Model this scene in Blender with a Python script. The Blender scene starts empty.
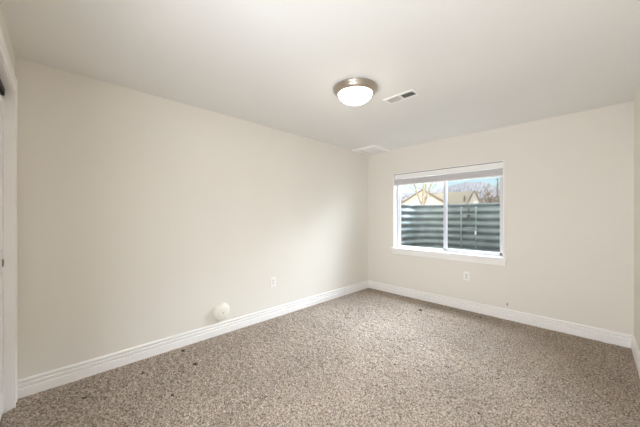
import bpy, bmesh, math, random
import numpy as np
from mathutils import Vector, Matrix, Euler
R = math.radians
sc = bpy.context.scene
COL = sc.collection

# ------------------------------------------------------------------ camera
F_PX, YAW, HOR = 267.46, 0.797043, 216.21
CX, CY, CZ = 2.8866, 0.0, 1.3035
W, L, H, N = 3.163, 4.0555, 2.44, -0.222      # room width, window wall y, height, closet wall y
cam = bpy.data.cameras.new('camera')
cam.sensor_width = 36.0
cam.lens = F_PX / 640 * 36
cam.shift_y = (HOR - 213.5) / 640
cam.clip_start = 0.02; cam.clip_end = 8000
camo = bpy.data.objects.new('camera', cam); COL.objects.link(camo)
camo.location = (CX, CY, CZ); camo.rotation_euler = (R(90), 0, YAW)
sc.camera = camo

# ------------------------------------------------------------------ world, sun, large lights, exposure
N_FILL = N - .46
SKY_K, SUN_K = .20, 2.4
SUN_EL, SUN_AZ = R(26), R(152)                # azimuth clockwise from the window wall's outward direction (+y)
world = bpy.data.worlds.new('sky'); sc.world = world; world.use_nodes = True
wt = world.node_tree; wt.nodes.clear()
sky = wt.nodes.new('ShaderNodeTexSky'); sky.sky_type = 'NISHITA'
sky.sun_disc = False; sky.sun_elevation = SUN_EL; sky.sun_rotation = SUN_AZ
sky.air_density = 1.0; sky.dust_density = 1.6; sky.ozone_density = 1.0
bg = wt.nodes.new('ShaderNodeBackground'); bg.inputs['Strength'].default_value = SKY_K
wo = wt.nodes.new('ShaderNodeOutputWorld')
wt.links.new(sky.outputs['Color'], bg.inputs['Color']); wt.links.new(bg.outputs[0], wo.inputs['Surface'])
sun = bpy.data.lights.new('sun', 'SUN'); sun.energy = SUN_K; sun.angle = R(0.6); sun.color = (1, .95, .86)
suno = bpy.data.objects.new('sun', sun); COL.objects.link(suno)
sdir = Vector((math.sin(SUN_AZ) * math.cos(SUN_EL), math.cos(SUN_AZ) * math.cos(SUN_EL), math.sin(SUN_EL)))
suno.rotation_euler = sdir.to_track_quat('Z', 'Y').to_euler(); suno.location = (8, 2, 9)

def area(name, loc, aim, sx, sy, power, color):
    l = bpy.data.lights.new(name, 'AREA'); l.shape = 'RECTANGLE'; l.size = sx; l.size_y = sy
    l.energy = power; l.color = color
    o = bpy.data.objects.new(name, l); COL.objects.link(o); o.location = loc
    o.rotation_euler = (Vector(loc) - Vector(aim)).to_track_quat('Z', 'Y').to_euler()
    return o
# light powers
P_SKY_BOOST, P_TOP, P_SIDE, P_FILL, LAMP_POWER = 4700, 2700, 420, 77, 13.0
C_SKY_BOOST, C_SIDE, C_FILL, C_LAMP = (.78, .88, 1.0), (.84, .92, 1.0), (.85, .91, 1.0), (1, .85, .68, 1)
# added area lamps out of view, boosting the sky light through the window
if P_SKY_BOOST: area('sky_boost_over_well', (1.3, 10.0, 5.6), (1.3, 3.4, .6), 7.0, 4.0, P_SKY_BOOST, C_SKY_BOOST)
if P_TOP: area('sky_boost_overhead', (1.3, 6.9, 8.2), (1.3, 3.9, .4), 6.5, 2.6, P_TOP, C_SKY_BOOST)
if P_SIDE: area('sky_boost_side', (4.6, 9.2, 3.3), (.6, 3.6, 1.2), 3.4, 2.4, P_SIDE, C_SIDE)
# added fill lamp behind the camera, shining through a made-up doorway
if P_FILL: area('fill_light', (2.62, N_FILL, .92), (0.2, 2.5, .75), 1.0, 1.5, P_FILL, C_FILL)
sc.view_settings.view_transform = 'Standard'; sc.view_settings.look = 'None'
sc.view_settings.gamma = 1; sc.view_settings.use_curve_mapping = False
sc.view_settings.exposure = 0.07
sc.cycles.use_denoising = True
sc.cycles.max_bounces = 16; sc.cycles.diffuse_bounces = 10; sc.cycles.transparent_max_bounces = 16
sc.cycles.caustics_reflective = False; sc.cycles.caustics_refractive = False

# ------------------------------------------------------------------ helpers
rng = random.Random(4)
def srgb(r, g, b):
    f = lambda c: (c / 255 / 12.92) if c / 255 <= .04045 else ((c / 255 + .055) / 1.055) ** 2.4
    return (f(r), f(g), f(b), 1)

def material(name, color, rough=.6, metal=0.0, spec=.5, color2=None, vscale=6, bump=0.0, bscale=200, emit=None, detail=3):
    m = bpy.data.materials.new(name); m.use_nodes = True
    t = m.node_tree; p = t.nodes['Principled BSDF']
    p.inputs['Base Color'].default_value = color
    p.inputs['Roughness'].default_value = rough
    p.inputs['Metallic'].default_value = metal
    p.inputs['Specular IOR Level'].default_value = spec
    tc = t.nodes.new('ShaderNodeTexCoord')
    if color2:
        n = t.nodes.new('ShaderNodeTexNoise'); n.inputs['Scale'].default_value = vscale; n.inputs['Detail'].default_value = detail
        r = t.nodes.new('ShaderNodeValToRGB')
        r.color_ramp.elements[0].position = .32; r.color_ramp.elements[1].position = .68
        r.color_ramp.elements[0].color = color; r.color_ramp.elements[1].color = color2
        t.links.new(tc.outputs['Object'], n.inputs['Vector']); t.links.new(n.outputs['Fac'], r.inputs['Fac'])
        t.links.new(r.outputs['Color'], p.inputs['Base Color'])
    if bump:
        n = t.nodes.new('ShaderNodeTexNoise'); n.inputs['Scale'].default_value = bscale; n.inputs['Detail'].default_value = 2
        b = t.nodes.new('ShaderNodeBump'); b.inputs['Strength'].default_value = bump; b.inputs['Distance'].default_value = .002
        t.links.new(tc.outputs['Object'], n.inputs['Vector']); t.links.new(n.outputs['Fac'], b.inputs['Height'])
        t.links.new(b.outputs['Normal'], p.inputs['Normal'])
    if emit:
        p.inputs['Emission Color'].default_value = emit[0]; p.inputs['Emission Strength'].default_value = emit[1]
    return m

M = {}
M['wall'] = material('wall_paint_cream', srgb(227, 223, 214), .75, spec=.25, color2=srgb(229, 225, 217), vscale=1.5, bump=.12, bscale=160)
M['ceiling'] = material('ceiling_paint_white', srgb(229, 228, 225), .85, spec=.2, color2=srgb(231, 230, 227), vscale=1.2, bump=.18, bscale=120)
M['trim'] = material('trim_white', srgb(240, 238, 236), .38, color2=srgb(242, 240, 238), vscale=3)
M['vinyl'] = material('vinyl_white', srgb(216, 215, 217), .35)
M['plastic'] = material('plastic_white', srgb(240, 239, 234), .35)
M['cap'] = material('cap_ivory', srgb(236, 233, 222), .45)
M['slot'] = material('slot_dark', srgb(60, 58, 55), .7)
M['receptacle'] = material('receptacle_white', srgb(222, 220, 220), .4)
M['nickel'] = material('brushed_nickel', srgb(196, 186, 174), .30, metal=1.0, bump=.05, bscale=400)
M['vent'] = material('vent_white_enamel', srgb(238, 237, 234), .4)
M['vent_dark'] = material('duct_dark', srgb(48, 45, 42), .9)
M['slat'] = material('louver_enamel', srgb(205, 203, 198), .5)
M['blind'] = material('blind_fabric', srgb(204, 202, 203), .85, color2=srgb(210, 208, 209), vscale=60)
M['rail'] = material('blind_rail', srgb(240, 239, 237), .4)
M['door'] = material('door_white', srgb(238, 237, 236), .4)
M['track'] = material('track_dark', srgb(40, 38, 36), .5, metal=.6)
M['chrome'] = material('pull_metal', srgb(150, 148, 145), .35, metal=1)
M['closet'] = material('closet_paint', srgb(226, 218, 203), .8)
M['steel'] = material('galvanized_steel', srgb(86, 93, 92), .55, metal=.1, color2=srgb(106, 113, 111), vscale=7, detail=6)
M['steel_light'] = material('galvanized_rail', srgb(136, 144, 142), .5, metal=.2, color2=srgb(120, 128, 126), vscale=20)
M['dark_metal'] = material('metal_dark_grey', srgb(58, 62, 62), .7, color2=srgb(84, 80, 74), vscale=30)
M['gravel'] = material('gravel_grey', srgb(110, 106, 100), .95, color2=srgb(146, 141, 134), vscale=60, bump=.6, bscale=60)
M['ground'] = material('winter_ground', srgb(168, 154, 128), .95, color2=srgb(214, 210, 202), vscale=.5)
M['siding'] = material('siding_cream', srgb(232, 226, 212), .8, color2=srgb(226, 220, 205), vscale=.8)
M['siding_grey'] = material('siding_grey', srgb(196, 192, 190), .8)
M['roof'] = material('roof_pale_shingle', srgb(216, 208, 188), .9, color2=srgb(202, 194, 174), vscale=9)
M['roof_grey'] = material('roof_grey_shingle', srgb(176, 168, 158), .9, color2=srgb(196, 188, 178), vscale=6)
M['fascia'] = material('fascia_brown', srgb(140, 124, 104), .8)
M['pane'] = material('house_window_pane', srgb(120, 118, 112), .2)
M['bark'] = material('bark_pale', srgb(168, 156, 138), .9, color2=srgb(124, 112, 98), vscale=9)
M['twig'] = material('twig_brown', srgb(150, 134, 114), .9)
M['exterior'] = material('stucco_tan', srgb(200, 188, 168), .9, bump=.2, bscale=60)
M['gap_grey'] = material('gap_shade_grey', srgb(120, 118, 115), .6)
M['cord'] = material('cord_white', srgb(226, 220, 210), .7)
M['tassel'] = material('tassel_grey', srgb(150, 141, 131), .6)
M['tag_white'] = material('tag_white', srgb(228, 232, 230), .6)

# lamp bowl: lit frosted glass
M['bowl'] = material('frosted_glass_lit', srgb(250, 244, 232), .3, emit=(C_LAMP, LAMP_POWER))

def glass(name, tint, gl):
    m = bpy.data.materials.new(name); m.use_nodes = True; t = m.node_tree; t.nodes.clear()
    o = t.nodes.new('ShaderNodeOutputMaterial'); mx = t.nodes.new('ShaderNodeMixShader')
    tr = t.nodes.new('ShaderNodeBsdfTransparent'); tr.inputs['Color'].default_value = tint
    g = t.nodes.new('ShaderNodeBsdfGlossy'); g.inputs['Roughness'].default_value = .02
    lw = t.nodes.new('ShaderNodeLayerWeight'); lw.inputs['Blend'].default_value = .5
    pw = t.nodes.new('ShaderNodeMath'); pw.operation = 'POWER'; pw.inputs[1].default_value = 4.5
    fr = t.nodes.new('ShaderNodeMath'); fr.operation = 'MULTIPLY_ADD'; fr.inputs[1].default_value = .6; fr.inputs[2].default_value = gl
    t.links.new(lw.outputs['Facing'], pw.inputs[0]); t.links.new(pw.outputs[0], fr.inputs[0])
    t.links.new(fr.outputs[0], mx.inputs['Fac']); t.links.new(tr.outputs[0], mx.inputs[1]); t.links.new(g.outputs[0], mx.inputs[2])
    t.links.new(mx.outputs[0], o.inputs['Surface']); return m
M['glass'] = glass('window_glass', (.97, .98, .98, 1), .02)
def mesh_screen():
    m = bpy.data.materials.new('insect_screen_mesh'); m.use_nodes = True; t = m.node_tree; t.nodes.clear()
    o = t.nodes.new('ShaderNodeOutputMaterial'); mx = t.nodes.new('ShaderNodeMixShader'); mx.inputs['Fac'].default_value = .16
    tr = t.nodes.new('ShaderNodeBsdfTransparent'); d = t.nodes.new('ShaderNodeBsdfDiffuse'); d.inputs['Color'].default_value = srgb(70, 76, 76)
    t.links.new(tr.outputs[0], mx.inputs[1]); t.links.new(d.outputs[0], mx.inputs[2]); t.links.new(mx.outputs[0], o.inputs['Surface']); return m
M['screen'] = mesh_screen()

def carpet_material():
    m = bpy.data.materials.new('carpet_pile_beige'); m.use_nodes = True; t = m.node_tree
    p = t.nodes['Principled BSDF']; p.inputs['Roughness'].default_value = .95; p.inputs['Specular IOR Level'].default_value = .08
    p.inputs['Sheen Weight'].default_value = .15
    tc = t.nodes.new('ShaderNodeTexCoord')
    def noise(s, d=2):
        n = t.nodes.new('ShaderNodeTexNoise'); n.inputs['Scale'].default_value = s; n.inputs['Detail'].default_value = d
        t.links.new(tc.outputs['Object'], n.inputs['Vector']); return n
    n1 = noise(95, 3)
    r1 = t.nodes.new('ShaderNodeValToRGB'); e = r1.color_ramp.elements
    e[0].position = .30; e[0].color = srgb(84, 71, 59); e[1].position = .70; e[1].color = srgb(208, 196, 184)
    k = r1.color_ramp.elements.new(.50); k.color = srgb(160, 145, 130)
    t.links.new(n1.outputs['Fac'], r1.inputs['Fac'])
    n2 = noise(2.2, 4)
    r2 = t.nodes.new('ShaderNodeMapRange'); r2.inputs[1].default_value = .3; r2.inputs[2].default_value = .7; r2.inputs[3].default_value = .90; r2.inputs[4].default_value = 1.08
    t.links.new(n2.outputs['Fac'], r2.inputs[0])
    mx = t.nodes.new('ShaderNodeVectorMath'); mx.operation = 'SCALE'
    t.links.new(r1.outputs['Color'], mx.inputs[0]); t.links.new(r2.outputs[0], mx.inputs['Scale'])
    t.links.new(mx.outputs[0], p.inputs['Base Color'])
    nb = noise(160, 2); b = t.nodes.new('ShaderNodeBump'); b.inputs['Strength'].default_value = .6; b.inputs['Distance'].default_value = .004
    t.links.new(nb.outputs['Fac'], b.inputs['Height']); t.links.new(b.outputs['Normal'], p.inputs['Normal'])
    return m
M['carpet'] = carpet_material()
M['dent_shade'] = material('carpet_dent_shade', srgb(78, 63, 50), .95, color2=srgb(54, 42, 32), vscale=90)  # dark brown stands in for shade inside the pile dents

class MB:
    def __init__(s): s.bm = bmesh.new()
    def box(s, x0, y0, z0, x1, y1, z1):
        x0, x1 = sorted((x0, x1)); y0, y1 = sorted((y0, y1)); z0, z1 = sorted((z0, z1))
        v = [s.bm.verts.new(c) for c in ((x0,y0,z0),(x1,y0,z0),(x1,y1,z0),(x0,y1,z0),(x0,y0,z1),(x1,y0,z1),(x1,y1,z1),(x0,y1,z1))]
        for f in ((3,2,1,0),(4,5,6,7),(0,1,5,4),(1,2,6,5),(2,3,7,6),(3,0,4,7)): s.bm.faces.new([v[i] for i in f])
        return s
    def prism(s, pts, a, b):                    # closed profile pts (3D offsets) swept from a to b
        a = Vector(a); b = Vector(b); n = len(pts)
        A = [s.bm.verts.new(a + Vector(q)) for q in pts]; B = [s.bm.verts.new(b + Vector(q)) for q in pts]
        for i in range(n): s.bm.faces.new([A[i], A[(i+1) % n], B[(i+1) % n], B[i]])
        s.bm.faces.new(list(reversed(A))); s.bm.faces.new(B); return s
    def tube(s, pts, r, seg=8):
        pts = [Vector(q) for q in pts]; rs = r if isinstance(r, (list, tuple)) else [r] * len(pts)
        rings = []
        for i, q in enumerate(pts):
            d = (pts[min(i+1, len(pts)-1)] - pts[max(i-1, 0)]).normalized()
            u = d.cross(Vector((0, 0, 1)) if abs(d.z) < .9 else Vector((1, 0, 0))).normalized(); w = d.cross(u)
            rings.append([s.bm.verts.new(q + rs[i] * (u * math.cos(2*math.pi*k/seg) + w * math.sin(2*math.pi*k/seg))) for k in range(seg)])
        for i in range(len(rings)-1):
            for k in range(seg): s.bm.faces.new([rings[i][k], rings[i][(k+1) % seg], rings[i+1][(k+1) % seg], rings[i+1][k]])
        s.bm.faces.new(list(reversed(rings[0]))); s.bm.faces.new(rings[-1]); return s
    def lathe(s, prof, center, axis='z', seg=64):   # prof: (radius, distance along axis)
        c = Vector(center); rings = []
        for r, h in prof:
            ring = []
            for k in range(seg if r > 1e-6 else 1):
                a = 2*math.pi*k/seg; u, v = r*math.cos(a), r*math.sin(a)
                q = Vector((u, v, h)) if axis == 'z' else Vector((h, u, v)) if axis == 'x' else Vector((u, h, v))
                ring.append(s.bm.verts.new(c + q))
            rings.append(ring)
        for A, B in zip(rings, rings[1:]):
            for k in range(seg):
                if len(A) == 1 and len(B) == 1: continue
                if len(A) == 1: f = [A[0], B[k], B[(k+1) % seg]]
                elif len(B) == 1: f = [A[k], A[(k+1) % seg], B[0]]
                else: f = [A[k], A[(k+1) % seg], B[(k+1) % seg], B[k]]
                s.bm.faces.new(f)
        return s
    def build(s, name, mat, parent=None, bevel=0, smooth=False, seg=2):
        bmesh.ops.recalc_face_normals(s.bm, faces=s.bm.faces[:])
        me = bpy.data.meshes.new(name); s.bm.to_mesh(me); s.bm.free()
        me.materials.append(mat)
        if smooth:
            for f in me.polygons: f.use_smooth = True
        o = bpy.data.objects.new(name, me); COL.objects.link(o)
        if parent:
            o.parent = parent; o.matrix_parent_inverse = Matrix.Translation(-parent.location)
        if bevel:
            b = o.modifiers.new('bevel', 'BEVEL'); b.width = bevel; b.segments = seg; b.limit_method = 'ANGLE'; b.angle_limit = R(40)
        return o

def tag(o, label=None, cat=None, group=None, kind=None):
    if label: o['label'] = label
    if cat: o['category'] = cat
    if group: o['group'] = group
    if kind: o['kind'] = kind
    return o
def empty(name, loc, label=None, cat=None, group=None, kind=None):
    o = bpy.data.objects.new(name, None); COL.objects.link(o); o.location = loc; o.empty_display_size = .1
    bpy.context.view_layer.update()
    return tag(o, label, cat, group, kind)
def struct(mb, name, mat, bevel=0): return tag(mb.build(name, mat, None, bevel), kind='structure')
def at(px, py, t):                              # the place at depth t that the photo shows at (px, py)
    a, b = (px - 320) / F_PX, (HOR - py) / F_PX
    return Vector((CX + t * (-math.sin(YAW) + a * math.cos(YAW)), CY + t * (math.cos(YAW) + a * math.sin(YAW)), CZ + t * b))

# ------------------------------------------------------------------ room shell
WX0, WX1, WZ0, WZ1 = .517, 2.088, .775, 2.018   # window opening
YW = L + .22                                    # outer face of the window wall
CX0, CX1, CZ1 = .145, 1.66, 2.15                # closet opening
T = .12
DX0, DX1, DZ = 1.98, 3.06, 2.05                  # unseen doorway behind the camera, added for the fill lamp
struct(MB().box(-T, N-.9, -.12, W+T, YW, -.012), 'floor', material('subfloor', srgb(150, 140, 128), .9))
struct(MB().box(-T, N-.9, H, W+T, YW, H+.15), 'ceiling', M['ceiling'])
struct(MB().box(-T, N-.9, -.012, 0, YW, H), 'wall_left', M['wall'])
struct(MB().box(W, N-.9, -.012, W+T, YW, H), 'wall_right', M['wall'])
struct(MB().box(0, L, -.012, WX0, YW, H).box(WX1, L, -.012, W, YW, H).box(WX0, L, -.012, WX1, YW, WZ0-.02).box(WX0, L, WZ1, WX1, YW, H), 'wall_back', M['wall'])
struct(MB().box(0, N-T, -.012, CX0-.02, N, H).box(CX1+.02, N-T, -.012, DX0, N, H).box(DX1, N-T, -.012, W, N, H).box(DX0, N-T, DZ, DX1, N, H).box(CX0-.02, N-T, CZ1+.02, CX1+.02, N, H), 'wall_front', M['wall'])
struct(MB().box(0, N-.9, -.012, W, N-.84, H).box(1.80, N-.84, -.012, 1.86, N-T, H), 'wall_closet', M['closet'])
struct(MB().box(-3, YW-.22, H+.15, W+3, YW, H+3.2), 'wall_upper_sunblock', M['exterior'])  # unseen upper storey wall, added to keep sun off the window well

# baseboards: tall flat foot, two grooves and a rounded cap
BH = .140
prof = [(0, 0), (.018, 0), (.018, .072), (.016, .075), (.007, .0765), (.0155, .0855), (.0155, .104), (.0135, .107), (.003, .1085), (.0125, .120), (.0125, .128), (.0105, .134), (.006, .1385), (0, BH)]
def baseboard(name, a, b, n):                   # n: the direction the board stands out from the wall
    struct(MB().prism([(n[0]*d, n[1]*d, z) for d, z in prof], a, b), name, M['trim'])
baseboard('baseboard_left', (0, N+.012, -.01), (0, L, -.01), (1, 0))
baseboard('baseboard_back', (0, L, -.01), (W, L, -.01), (0, -1))
baseboard('baseboard_right', (W, N, -.01), (W, L, -.01), (-1, 0))
baseboard('baseboard_front', (CX1+.11, N, -.01), (DX0-.08, N, -.01), (0, 1))

# closet casing, jamb and bypass doors
cp = [(0, 0), (0, .010), (.008, .012), (.030, .012), (.034, .009), (.060, .009), (.064, .012), (.098, .013), (.105, .009), (.105, 0)]
cas = MB()
X0 = CX0 - .005
cas.prism([(-w, d, 0) for w, d in cp], (X0, N, -.01), (X0, N, CZ1+.11))
cas.prism([(w, d, 0) for w, d in cp], (CX1+.005, N, -.01), (CX1+.005, N, CZ1+.11))
cas.prism([(0, d, w) for w, d in cp], (X0, N, CZ1+.005), (CX1+.005, N, CZ1+.005))
struct(cas, 'trim_1', M['trim'])
jm = MB().box(CX0-.02, N-T, -.01, CX0, N+.002, CZ1).box(CX1, N-T, -.01, CX1+.02, N+.002, CZ1).box(CX0-.02, N-T, CZ1, CX1+.02, N+.002, CZ1+.02)
struct(jm, 'trim_2', M['trim'])
dcas = MB()
dcas.box(DX0-.075, N, -.01, DX0-.004, N+.012, DZ+.075).box(DX1+.004, N, -.01, DX1+.075, N+.012, DZ+.075).box(DX0-.004, N, DZ+.004, DX1+.004, N+.012, DZ+.075)
struct(dcas, 'trim_4', M['trim'], .003)
struct(MB().box(CX0, N-.11, CZ1-.045, CX1, N-.035, CZ1), 'trim_3', M['track'])
def closet_door(name, x0, x1, y):
    d = MB().box(x0, y-.034, .012, x1, y, CZ1-.075)
    o = struct(d, name, M['door'], .003)
    st = .11
    for z0, z1 in ((.22, .95), (1.07, 1.95)):
        fr = MB()
        fr.box(x0+st, y-.002, z0, x0+st+.02, y+.004, z1).box(x1-st-.02, y-.002, z0, x1-st, y+.004, z1)
        fr.box(x0+st, y-.002, z0, x1-st, y+.004, z0+.02).box(x0+st, y-.002, z1-.02, x1-st, y+.004, z1)
        fr.build('panel_moulding', M['door'], o)
    return o
d1 = closet_door('door_1', CX0+.004, .93, N-.040)
MB().lathe([(0, .004), (.018, .003), (.024, .005), (.026, .002), (.026, -.001)], (CX0+.055, N-.040, 1.0), 'y', 24).build('door_pull', M['chrome'], d1, smooth=True)
d2 = closet_door('door_2', .89, CX1-.004, N-.078)
MB().lathe([(0, .004), (.018, .003), (.024, .005), (.026, .002), (.026, -.001)], (CX1-.055, N-.078, 1.0), 'y', 24).build('door_pull', M['chrome'], d2, smooth=True)

# ------------------------------------------------------------------ window
win = empty('window_1', ((WX0+WX1)/2, L, WZ0), kind='structure')
FY = L + .095                                   # inner face of the vinyl frame
lin = MB()
lin.box(WX0-.003, L-.003, WZ0, WX0+.010, FY+.05, WZ1).box(WX1-.010, L-.003, WZ0, WX1+.003, FY+.05, WZ1).box(WX0, L-.001, WZ1-.010, WX1, FY+.05, WZ1)
lin.build('jamb_liner', M['trim'], win)
MB().box(WX0-.032, L-.034, WZ0-.022, WX1+.032, FY+.06, WZ0).build('window_sill', M['trim'], win, .005)
MB().prism([(0, 0, 0), (0, -.014, .004), (0, -.016, .05), (0, -.020, .056), (0, -.020, .085), (0, 0, .085)], (WX0-.018, L, WZ0-.105), (WX1+.018, L, WZ0-.105)).build('apron', M['trim'], win, .001)
fx0, fx1, fz0, fz1 = WX0+.010, WX1-.010, WZ0, WZ1-.010
fw = .028
MB().box(fx0, FY, fz0, fx0+fw, FY+.07, fz1).box(fx1-fw, FY, fz0, fx1, FY+.07, fz1).box(fx0, FY, fz0, fx1, FY+.07, fz0+.018).box(fx0, FY, fz1-fw, fx1, FY+.07, fz1).build('window_frame', M['vinyl'], win, .003)
def sash(x0, x1, y, w, wb):
    z0, z1 = fz0+.014, fz1-fw+.004
    s = MB().box(x0, y, z0, x0+w, y+.03, z1).box(x1-w, y, z0, x1, y+.03, z1).box(x0, y, z0, x1, y+.03, z0+wb).box(x0, y, z1-w, x1, y+.03, z1).build('sash', M['vinyl'], win, .003)
    MB().box(x0+w-.004, y+.012, z0+wb-.004, x1-w+.004, y+.018, z1-w+.004).build('pane', M['glass'], s)
    return s, (x0+w, x1-w, z0+wb, z1-w)
xm = 1.327
sash(fx0+fw-.006, xm+.012, FY+.036, .019, .016)
s2, (a, b, c, d) = sash(xm-.026, fx1-fw+.006, FY+.003, .034, .034)
MB().box(xm-.016, FY-.006, 1.30, xm-.004, FY+.006, 1.40).build('sash_latch', M['vinyl'], s2, .002)
MB().box(a-.01, FY+.062, c-.02, b+.01, FY+.0635, d+.01).build('insect_screen', M['screen'], win)

# ------------------------------------------------------------------ carpet
def make_carpet():
    st = .0085
    nx, ny = int(W/st)+1, int((L-N)/st)+1
    xs, ys = np.linspace(0, W, nx), np.linspace(N-.035, L, ny)
    r = np.random.RandomState(7)
    def blur(a, k):
        for ax in (0, 1):
            for _ in range(k): a = (np.roll(a, 1, ax) + 2*a + np.roll(a, -1, ax)) / 4
        return a / a.std()
    z = .0032*r.randn(nx, ny) + .0032*blur(r.randn(nx, ny), 2) + .0012*blur(r.randn(nx, ny), 12)
    z = np.clip(z, -.013, .013)
    X, Y = np.meshgrid(xs, ys, indexing='ij')
    for dx, dy, rad, dep in DENTS:              # small furniture dents in the pile
        z -= dep*np.exp(-(((X-dx)**2 + (Y-dy)**2)/rad**2)**2)
    edge = np.minimum(np.minimum(X, W-X), L-Y) ; z = z*np.clip((edge-.010)/.05, .25, 1)
    X = X + np.clip(.002*r.randn(nx, ny), -.003, .003); Y = Y + np.clip(.002*r.randn(nx, ny), -.003, .003)
    X = np.clip(X, .0005, W-.0005); Y = np.clip(Y, N-.035, L-.0005)
    co = np.stack([X, Y, z], -1).reshape(-1, 3)
    i = np.arange(nx*ny).reshape(nx, ny)
    q = np.stack([i[:-1, :-1], i[1:, :-1], i[1:, 1:], i[:-1, 1:]], -1).reshape(-1, 4)
    me = bpy.data.meshes.new('carpet'); me.from_pydata(co.tolist(), [], q.tolist()); me.materials.append(M['carpet']); me.materials.append(M['dent_shade'])
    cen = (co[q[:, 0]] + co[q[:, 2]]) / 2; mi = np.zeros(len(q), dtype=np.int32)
    for dx, dy, rad, dep in DENTS: mi[np.hypot((cen[:, 0]-dx)/1.25, cen[:, 1]-dy) < rad*.92*(.75+.5*r.rand(len(q)))] = 1  # dent faces take the painted shade colour
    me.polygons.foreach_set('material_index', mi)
    me.shade_smooth()
    o = bpy.data.objects.new('carpet', me); COL.objects.link(o)
    return tag(o, 'speckled beige cut-pile carpet covering the whole bedroom floor', 'carpet', kind='stuff')
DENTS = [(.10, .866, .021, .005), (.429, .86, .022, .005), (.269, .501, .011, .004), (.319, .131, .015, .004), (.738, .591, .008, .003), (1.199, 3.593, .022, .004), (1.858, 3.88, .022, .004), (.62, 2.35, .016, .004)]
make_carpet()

# ------------------------------------------------------------------ ceiling lamp
LX, LY = 1.397, 1.895
lamp = empty('ceiling_light', (LX, LY, H), 'round flush ceiling lamp with brushed nickel pan and lit white glass bowl', 'ceiling light')
MB().lathe([(0, 0), (.195, 0), (.198, -.004), (.196, -.012), (.185, -.020), (.179, -.034), (.168, -.046), (.162, -.052), (.154, -.053), (.150, -.046), (0, -.040)], (LX, LY, H)).build('pan', M['nickel'], lamp, smooth=True)
bowl = [(.147, -.046)]
for k in range(0, 17):
    a = R(90 * k / 16)
    bowl.append((.147*math.cos(a) if k < 16 else 0, -.052 - .076*math.sin(a)**1.1))
MB().lathe(bowl, (LX, LY, H)).build('glass_bowl', M['bowl'], lamp, smooth=True)

# ceiling register
vx0, vx1, vy0, vy1 = 1.450, 1.764, 2.258, 2.400
vent = empty('ceiling_vent', ((vx0+vx1)/2, (vy0+vy1)/2, H), 'white rectangular ceiling air vent with two dark louvre banks', 'vent')
fr = MB(); bw = .026; zt = H - .009
fr.box(vx0, vy0, zt, vx1, vy0+bw, H).box(vx0, vy1-bw, zt, vx1, vy1, H).box(vx0, vy0+bw, zt, vx0+bw, vy1-bw, H).box(vx1-bw, vy0+bw, zt, vx1, vy1-bw, H)
vm = (vx0+vx1)/2
fr.box(vm-.008, vy0+bw, zt+.001, vm+.008, vy1-bw, H)
fr.build('frame', M['vent'], vent, .003)
MB().box(vx0+bw, vy0+bw, H-.0015, vx1-bw, vy1-bw, H-.0005).build('duct_opening', M['vent_dark'], vent)
for x0, x1, sgn in ((vx0+bw, vm-.008, 1), (vm+.008, vx1-bw, -1)):
    lv = MB(); n = 8
    for i in range(n):
        x = x0 + (i+.5)*(x1-x0)/n
        lv.prism([(-.0055*sgn-.0008, 0, -.0035), (-.0055*sgn+.0008, 0, -.0035), (.0055*sgn+.0008, 0, .0035), (.0055*sgn-.0008, 0, .0035)], (x, vy0+bw, H-.0065), (x, vy1-bw, H-.0065))
    lv.build('louver_bank', M['slat'], vent)

# access panel in the far corner of the ceiling
hx0, hx1, hy0, hy1 = .004, .455, 3.585, L-.004
hat = empty('ceiling_access_panel', ((hx0+hx1)/2, (hy0+hy1)/2, H), 'square white framed access panel in the far corner of the ceiling', 'access panel')
bw = .075
f = MB()
def ring(mb, x0, y0, x1, y1, w, z0, z1):
    mb.box(x0, y0, z0, x1, y0+w, z1).box(x0, y1-w, z0, x1, y1, z1).box(x0, y0+w, z0, x0+w, y1-w, z1).box(x1-w, y0+w, z0, x1, y1-w, z1)
ring(f, hx0, hy0, hx1, hy1, bw, H-.026, H)
f.build('frame', M['trim'], hat, .005)
MB().box(hx0+bw-.002, hy0+bw-.002, H-.0035, hx1-bw+.002, hy1-bw+.002, H-.0005).build('panel_gap_shade', M['slot'], hat)  # dark plate stands in for shade in the gap around the panel
MB().box(hx0+bw+.012, hy0+bw+.012, H-.012, hx1-bw-.012, hy1-bw-.012, H-.003).build('panel', M['ceiling'], hat, .002)

# ------------------------------------------------------------------ things on the walls
def outlet(x, y, z, nx, ny, label):
    o = empty('wall_outlet', (x, y, z), label, 'outlet', 'duplex wall outlets')
    rot = Matrix.Rotation(math.atan2(ny, nx), 4, 'Z')          # local +x points out from the wall
    def place(mb): bmesh.ops.transform(mb.bm, matrix=Matrix.Translation((x, y, z)) @ rot, verts=mb.bm.verts[:]); return mb
    place(MB().box(0, -.037, -.060, .006, .037, .060)).build('cover_plate', M['plastic'], o, .0025)
    for s in (1, -1):
        r = place(MB().box(.004, -.0165, s*.0195-.0145, .0075, .0165, s*.0195+.0145)).build('receptacle', M['receptacle'], o, .003)
        sl = MB()
        sl.box(.0070, -.0075, s*.0195-.003, .0079, -.0050, s*.0195+.007).box(.0070, .0050, s*.0195-.002, .0079, .0072, s*.0195+.006).box(.0070, -.002, s*.0195-.0095, .0079, .002, s*.0195-.006)
        place(sl).build('slots', M['slot'], r)
    place(MB().lathe([(0, .0072), (.0028, .0068), (.0032, .005)], (0, 0, 0), 'x', 12)).build('screw', M['chrome'], o)
    return o
outlet(0, 1.976, .458, 1, 0, 'white duplex outlet on the long blank wall, to the right of the round ivory fixture')
outlet(1.651, L, .470, 0, -1, 'white duplex outlet on the window wall, below the window sill')

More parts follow.
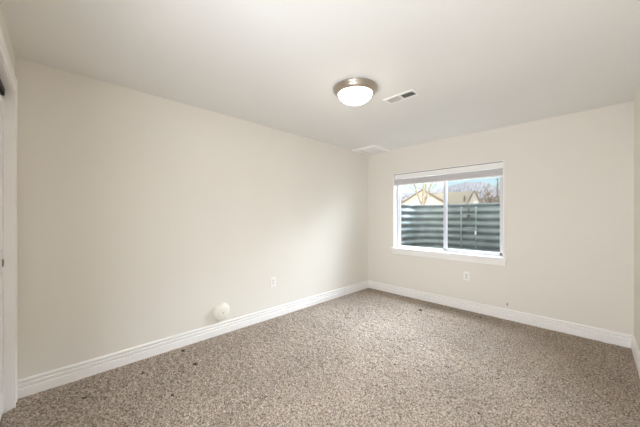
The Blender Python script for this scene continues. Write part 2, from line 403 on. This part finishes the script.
cy_, cz_ = 1.285, .247
cap = empty('round_wall_fixture', (0, cy_, cz_), 'round ivory plastic fixture low on the long blank wall, just above the baseboard', 'wall fixture')
MB().lathe([(0, 0), (.094, 0), (.097, .004), (.096, .014), (.091, .026), (.083, .038), (.073, .046), (.066, .049), (.060, .0485), (.0, .0475)], (0, cy_, cz_), 'x').build('domed_ring', M['cap'], cap, smooth=True)
MB().lathe([(0, .0575), (.030, .057), (.048, .0555), (.055, .052), (.0575, .048), (.058, .044)], (0, cy_, cz_), 'x').build('center_disc', M['cap'], cap, smooth=True)
MB().lathe([(0, .0590), (.0050, .0586), (.0055, .056)], (0, cy_, cz_), 'x', 16).build('screw_hole', M['slot'], cap)

# raised cellular shade inside the window head
bx0, bx1 = WX0+.013, WX1-.013
by0, by1 = L+.010, L+.062
bl = empty('window_blind', ((bx0+bx1)/2, (by0+by1)/2, WZ1-.012), 'white cellular blind pulled up tight at the head of the window', 'blind')
ztop = WZ1-.010
MB().box(bx0+.006, by0+.006, ztop-.014, bx1-.006, by1, ztop-.0005).build('head_gap_shade', M['gap_grey'], bl)  # grey strip painted as the shade line above the headrail
MB().box(bx0, by0, ztop-.082, bx1, by1, ztop-.008).build('headrail', M['rail'], bl, .006)
st = MB(); n = 9; z1 = ztop-.090; z0 = ztop-.174; h = (z1-z0)/n
for i in range(n):
    zb = z0 + i*h
    st.prism([(0, by0+.004-L, 0), (0, by0-L, h*.5), (0, by0+.004-L, h*.96), (0, by1-.004-L, h*.96), (0, by1-L, h*.5), (0, by1-.004-L, 0)], (bx0+.003, L, zb), (bx1-.003, L, zb))
st.build('folded_fabric', M['blind'], bl)
MB().box(bx0+.002, by0-.001, z0-.016, bx1-.002, by1+.001, z0-.001).build('bottom_rail', M['rail'], bl, .004)
cd = WX1 + .026
cord = MB().tube([(bx1-.02, by0+.01, ztop-.05), (bx1-.006, L-.006, ztop-.10), (WX1+.004, L-.007, 1.5), (WX1+.014, L-.012, 1.1), (cd+.009, L-.016, .80), (cd+.010, L-.010, .5), (cd+.010, L-.010, .205)], .0012, 6).build('pull_cord', M['cord'], bl)
MB().lathe([(0, .022), (.004, .020), (.0075, -.012), (.006, -.016), (0, -.017)], (cd+.010, L-.010, .192), 'z', 16).build('tassel', M['tassel'], cord, smooth=True)

# ------------------------------------------------------------------ window well and ladder
wx, ww, wd, wr = 1.318, .93, 1.02, .42          # centre, half width, depth, corner radius
def well_path():
    P = [Vector((-ww, 0)), Vector((-ww, wd-wr))]
    for k in range(1, 12):
        a = R(180 - 90*k/12); P.append(Vector((-ww+wr+wr*math.cos(a), wd-wr+wr*math.sin(a))))
    P.append(Vector((-ww+wr, wd)))
    return P + [Vector((-q.x, q.y)) for q in reversed(P)]
def corrugated():
    path = well_path(); nrm = []
    for i, q in enumerate(path):
        d = (path[min(i+1, len(path)-1)] - path[max(i-1, 0)]).normalized(); nrm.append(Vector((d.y, -d.x)))
    per, amp, zt, zb = .122, .015, 1.520, .36
    k = 8; n = int((zt-zb)/per*k)
    bm = bmesh.new(); g = []
    for j in range(n+1):
        z = zt - j*per/k; off = amp*math.cos(2*math.pi*j/k)
        g.append([bm.verts.new((wx+q.x+nn.x*off, YW+q.y+nn.y*off, z)) for q, nn in zip(path, nrm)])
    for j in range(n):
        for i in range(len(path)-1): bm.faces.new([g[j][i], g[j][i+1], g[j+1][i+1], g[j+1][i]])
    m = MB(); m.bm.free(); m.bm = bm
    return m, path
well = empty('window_well', (wx, YW+.5, .4), 'curved grey corrugated steel window well outside the window', 'window well')
wm, path = corrugated()
pn = wm.build('corrugated_panel', M['steel'], well, smooth=True)
so = pn.modifiers.new('thick', 'SOLIDIFY'); so.thickness = .004; so.offset = 0
MB().tube([(wx+q.x, YW+q.y, 1.524) for q in path], .008, 8).build('rolled_rim', M['dark_metal'], well, smooth=True)
for bxp, bz in ((at(417, 231, 5.6).x, 1.10), (at(440, 236, 5.7).x, .985)):
    MB().lathe([(0, -.034), (.012, -.032), (.014, -.02), (.014, 0)], (bxp, YW+wd+.004, bz), 'y', 10).build('bolt', M['dark_metal'], well)
lad = empty('escape_ladder', (1.338, YW+wd-.06, .4), 'pale grey steel escape ladder hooked on the back of the window well', 'ladder')
LYY = YW+wd-.075
lx0, lx1 = 1.205, 1.445
for x in (lx0, lx1):
    MB().tube([(x, YW+wd-.025, 1.455), (x, LYY+.010, 1.46), (x, LYY, 1.44), (x, LYY, .42)], .012, 8).build('rail', M['steel_light'], lad, smooth=True)
for z in (.62, .86, 1.10, 1.34):
    MB().tube([(lx0, LYY, z), (lx1, LYY, z)], .007, 8).build('rung', M['steel_light'], lad, smooth=True)
MB().prism([(-.022, 0, 0), (-.028, 0, .10), (-.012, 0, .17), (-.020, 0, .30), (.020, 0, .30), (.014, 0, .18), (.030, 0, .11), (.024, 0, .02)], (1.32, LYY+.024, 1.21), (1.32, LYY+.030, 1.21)).build('dark_plate', M['dark_metal'], lad)  # irregular dark plate forming the dark patch between the rails
MB().box(lx1-.012, LYY-.016, .985, lx1+.010, LYY-.0125, 1.045).build('tag', M['tag_white'], lad)
tag(MB().box(wx-ww+.02, YW, .24, wx+ww-.02, YW+wd-.03, .35).build('gravel_bed', M['gravel']), 'grey gravel at the bottom of the window well', 'gravel', kind='stuff')

# ------------------------------------------------------------------ outdoors
g = MB(); gz = 1.44
g.box(-90, YW+wd+.03, gz-.1, 90, 140, gz).box(-90, YW, gz-.1, wx-ww-.03, YW+wd+.03, gz).box(wx+ww+.03, YW, gz-.1, 90, YW+wd+.03, gz)
struct(g, 'ground', M['ground'])

def gable(mb, base, yaw, hw, eave, rise, length):
    """closed gabled block: front gable centred on base, running back along its own +y"""
    m = Matrix.Translation(base) @ Matrix.Rotation(yaw, 4, 'Z')
    z0 = gz - base.z
    fr = [(-hw, 0, z0), (hw, 0, z0), (hw, 0, eave), (0, 0, eave+rise), (-hw, 0, eave)]
    A = [mb.bm.verts.new(m @ Vector(q)) for q in fr]; B = [mb.bm.verts.new(m @ (Vector(q)+Vector((0, length, 0)))) for q in fr]
    for i in range(5): mb.bm.faces.new([A[i], A[(i+1) % 5], B[(i+1) % 5], B[i]])
    mb.bm.faces.new(list(reversed(A))); mb.bm.faces.new(B)
def roof(mb, base, yaw, hw, eave, rise, length, over=.3, th=.14):
    m = Matrix.Translation(base) @ Matrix.Rotation(yaw, 4, 'Z'); s = rise/hw
    for sg in (-1, 1):
        q = [(0, eave+rise), (sg*(hw+over), eave-over*s), (sg*(hw+over), eave-over*s+th), (0, eave+rise+th)]
        A = [mb.bm.verts.new(m @ Vector((x, -over, z))) for x, z in q]; B = [mb.bm.verts.new(m @ Vector((x, length+over, z))) for x, z in q]
        for i in range(4): mb.bm.faces.new([A[i], A[(i+1) % 4], B[(i+1) % 4], B[i]])
        mb.bm.faces.new(list(reversed(A))); mb.bm.faces.new(B)
def rake(mb, base, yaw, hw, eave, rise, over=.3, th=.2):
    m = Matrix.Translation(base) @ Matrix.Rotation(yaw, 4, 'Z'); s = rise/hw
    for sg in (-1, 1):
        q = [(0, eave+rise+.10), (sg*(hw+over), eave-over*s+.10), (sg*(hw+over), eave-over*s-th), (0, eave+rise-th)]
        A = [mb.bm.verts.new(m @ Vector((x, -over-.06, z))) for x, z in q]; B = [mb.bm.verts.new(m @ Vector((x, -over-.005, z))) for x, z in q]
        for i in range(4): mb.bm.faces.new([A[i], A[(i+1) % 4], B[(i+1) % 4], B[i]])
        mb.bm.faces.new(list(reversed(A))); mb.bm.faces.new(B)
def ground_at(px, t): q = at(px, 200, t); return Vector((q.x, q.y, gz))
def facing(px): a = (px-320)/F_PX; return YAW - math.atan(a)      # yaw of a house whose front faces the camera

# cream house whose front gable shows in the left pane
bA = ground_at(422.6, 45); apex = at(422.6, 189.5, 45).z - gz
hA = empty('house', bA, 'cream house with brown edged front gable behind the bare pale tree', 'house')
yA = facing(422.6) - R(10); hwA, riseA = 3.9, 2.55
mb = MB(); gable(mb, bA, yA, hwA, apex-riseA, riseA, 9); mb.build('wall', M['siding'], hA)
mb = MB(); roof(mb, bA, yA, hwA, apex-riseA, riseA-.12, 9); mb.build('roof', M['roof_grey'], hA)
mb = MB(); rake(mb, bA, yA, hwA, apex-riseA, riseA-.05, .3, .08); mb.build('rake_board', M['fascia'], hA)

# long pale roofed house with a steep small gable, right pane
t = 58
pL, pR = ground_at(431, t+6), ground_at(474, t)
hB = empty('house', pR, 'long house with a wide pale roof and a steep grey gable in the right pane', 'house')
dx = (pR-pL); lng = dx.length; yB = math.atan2(dx.y, dx.x)       # ridge direction
rz = at(474, 191, t).z - gz
m = Matrix.Translation(pR) @ Matrix.Rotation(yB, 4, 'Z')           # +x along the ridge to the right, -y to the viewer
def blk(mb, pts, x0, x1):
    A = [mb.bm.verts.new(m @ Vector((x0, y, z))) for y, z in pts]; B = [mb.bm.verts.new(m @ Vector((x1, y, z))) for y, z in pts]
    n = len(pts)
    for i in range(n): mb.bm.faces.new([A[i], A[(i+1) % n], B[(i+1) % n], B[i]])
    mb.bm.faces.new(list(reversed(A))); mb.bm.faces.new(B)
x0, x1 = -lng*1.02, .5
mb = MB(); blk(mb, [(-5.2, 0), (-5.2, rz-3.3), (0, rz-.2), (5.2, rz-3.3), (5.2, 0)], x0+.3, x1-.1); mb.build('wall', M['siding'], hB)
mb = MB(); blk(mb, [(0, rz-.16), (-5.6, rz-3.5), (-5.6, rz-3.34), (0, rz), (5.6, rz-3.34), (5.6, rz-3.5)], x0, x1); mb.build('roof', M['roof'], hB)
bG = ground_at(474.3, t-7.0); apG = at(474.3, 190.3, t-7.0).z - gz
yG = facing(474.3) + R(4); hwG, riseG = 1.35, 3.1
mb = MB(); gable(mb, bG, yG, hwG, apG-riseG, riseG, 7); mb.build('gable_wall', M['siding_grey'], hB)
mb = MB(); roof(mb, bG, yG, hwG, apG-riseG, riseG-.1, 7, .15, .12); mb.build('gable_roof', M['roof'], hB)
mb = MB(); rake(mb, bG, yG, hwG, apG-riseG, riseG-.05, .15, .16); mb.build('rake_board', M['fascia'], hB)
mG = Matrix.Translation(bG) @ Matrix.Rotation(yG, 4, 'Z')
v = MB().box(-.1, -.05, apG-3.0, .55, -.01, apG-2.0); bmesh.ops.transform(v.bm, matrix=mG, verts=v.bm.verts[:]); v.build('window', M['tag_white'], hB)
vp = at(464.5, 196.5, t-2.6)
MB().box(vp.x-.12, vp.y-.12, vp.z-.9, vp.x+.12, vp.y+.12, vp.z+.10).build('roof_vent', M['fascia'], hB)

# bare trees
def limb(mb, pts, r0, r1):
    n = len(pts); mb.tube(pts, [r0 + (r1-r0)*i/(n-1) for i in range(n)], 7)
def twigs(mb, p, d, ln, r, depth):
    q = p + d*ln
    mid = (p+q)/2 + Vector([rng.uniform(-1, 1)*ln*.07 for _ in range(3)])
    mb.tube([p, mid, q], [r, r*.85, r*.65], 5)
    if depth == 0: return
    for k in range(3 if depth > 1 else 2):
        nd = (d + Vector([rng.uniform(-.75, .75), rng.uniform(-.75, .75), rng.uniform(-.25, .6)])).normalized()
        twigs(mb, q if k else mid, nd, ln*rng.uniform(.6, .85), r*.6, depth-1)
tA = 14.0
def pa(px, py, dt=0): return at(px, py, tA+dt)
tree = empty('bare_tree', ground_at(422.5, tA), 'pale forked bare tree in front of the cream gable', 'tree')
tk = MB()
base = ground_at(422.5, tA)
limb(tk, [base, pa(423, 205), pa(423.6, 199), pa(424.0, 190), pa(424.6, 182), pa(424, 170), pa(426, 150)], .10, .045)
limb(tk, [pa(422.6, 207), pa(419.2, 199), pa(416.8, 193), pa(415.3, 187), pa(413.5, 182), pa(410, 168)], .055, .028)
limb(tk, [pa(423.4, 206, .1), pa(425.6, 200, .2), pa(427.6, 194, .2), pa(429.6, 188, .3), pa(432, 182, .3), pa(436, 168, .3)], .06, .028)
limb(tk, [pa(423.4, 197), pa(420.5, 196.6), pa(417.6, 194.5)], .05, .03)
limb(tk, [pa(424.2, 190), pa(420.5, 188.5), pa(416, 187.2)], .035, .02)
tk.build('trunk', M['bark'], tree, smooth=True)
tw = MB()
for px, py, dx_, dz_ in ((415.3, 187, -.5, .7), (417, 193, -.7, .5), (413.5, 182, -.2, 1), (424.6, 184, .25, 1), (428, 193, .6, .6), (430, 187, .7, .7), (432, 182, .4, 1), (424, 190, -.5, .8), (422, 197, .5, .9), (426, 198, .8, .5)):
    rt = Vector((math.cos(YAW), math.sin(YAW), 0))
    twigs(tw, pa(px, py), (rt*dx_ + Vector((0, 0, dz_)) + Vector((0, rng.uniform(-.3, .3), 0))).normalized(), .42, .017, 3)
tw.build('twigs', M['twig'], tree)
tB = 32.0
for (px, ph, lab) in ((497.5, 178, 'thin brown bare tree at the right edge of the window view'), (488, 183, 'low brown bare tree just right of the steep grey gable')):
    b0 = ground_at(px, tB); top = at(px, ph, tB)
    tr = empty('bare_tree', b0, lab, 'tree')
    tk = MB(); limb(tk, [b0, b0.lerp(top, .35)+Vector((.06, 0, 0)), b0.lerp(top, .7)+Vector((-.05, .05, 0)), top], .07, .02); tk.build('trunk', M['twig'], tr, smooth=True)
    tw = MB()
    for k in range(13):
        f_ = .25 + .7*k/13; p = b0.lerp(top, f_); a = rng.uniform(0, 6.28)
        twigs(tw, p, Vector((math.cos(a)*.8, math.sin(a)*.8, .75)).normalized(), .95*(1.15-f_), .018, 3)
    tw.build('twigs', M['twig'], tr)
    tB += 6

# snowy mountain ridge
def mountains():
    crest = [(330, 196), (395, 193.5), (415, 192.5), (432, 190.5), (444, 187), (455, 184.5), (466, 182.5), (474, 183.2), (482, 181.5), (490, 184.5), (498, 187), (506, 187.5), (530, 184), (570, 188)]
    cu = [c[0] for c in crest]; cv = [c[1] for c in crest]
    r = np.random.RandomState(3); us = np.linspace(330, 570, 150); K = 26
    jag = np.convolve(r.randn(160), np.ones(5)/5, 'valid')[:150]*.9
    bm = bmesh.new(); g = []
    for i, u in enumerate(us):
        row = []
        for j in range(K):
            s = j/(K-1); t = 700 + 1500*s
            zc = at(u, np.interp(u, cu, cv)+jag[i]*.8, 2200).z
            z = gz + (zc-gz)*(s**1.15) + (18*math.sin(u*.7+9*s)+14*math.sin(u*1.7-14*s)+r.randn()*1.5)*s*(1-s)*2
            q = at(u, 200, t); row.append(bm.verts.new((q.x, q.y, z)))
        q = at(u, 200, 2700); row.append(bm.verts.new((q.x, q.y, gz)))
        g.append(row)
    for i in range(len(us)-1):
        for j in range(K): bm.faces.new([g[i][j], g[i+1][j], g[i+1][j+1], g[i][j+1]])
    m = MB(); m.bm.free(); m.bm = bm
    mat = bpy.data.materials.new('snow_and_scrub'); mat.use_nodes = True; t = mat.node_tree; p = t.nodes['Principled BSDF']; p.inputs['Roughness'].default_value = .9
    tc = t.nodes.new('ShaderNodeTexCoord'); n = t.nodes.new('ShaderNodeTexNoise'); n.inputs['Scale'].default_value = .012; n.inputs['Detail'].default_value = 8
    sx = t.nodes.new('ShaderNodeSeparateXYZ'); t.links.new(tc.outputs['Object'], sx.inputs[0]); t.links.new(tc.outputs['Object'], n.inputs['Vector'])
    mr = t.nodes.new('ShaderNodeMapRange'); mr.inputs[1].default_value = 90; mr.inputs[2].default_value = 260; mr.inputs[3].default_value = -.04; mr.inputs[4].default_value = .36
    t.links.new(sx.outputs['Z'], mr.inputs[0])
    n.inputs['Roughness'].default_value = .45
    ad = t.nodes.new('ShaderNodeMath'); ad.operation = 'ADD'; t.links.new(mr.outputs[0], ad.inputs[0]); t.links.new(n.outputs['Fac'], ad.inputs[1])
    rp = t.nodes.new('ShaderNodeValToRGB'); rp.color_ramp.elements[0].position = .42; rp.color_ramp.elements[0].color = srgb(188, 174, 152)
    rp.color_ramp.elements[1].position = .60; rp.color_ramp.elements[1].color = srgb(242, 242, 244)
    t.links.new(ad.outputs[0], rp.inputs['Fac']); t.links.new(rp.outputs['Color'], p.inputs['Base Color'])
    struct(m, 'mountains', mat)
mountains()
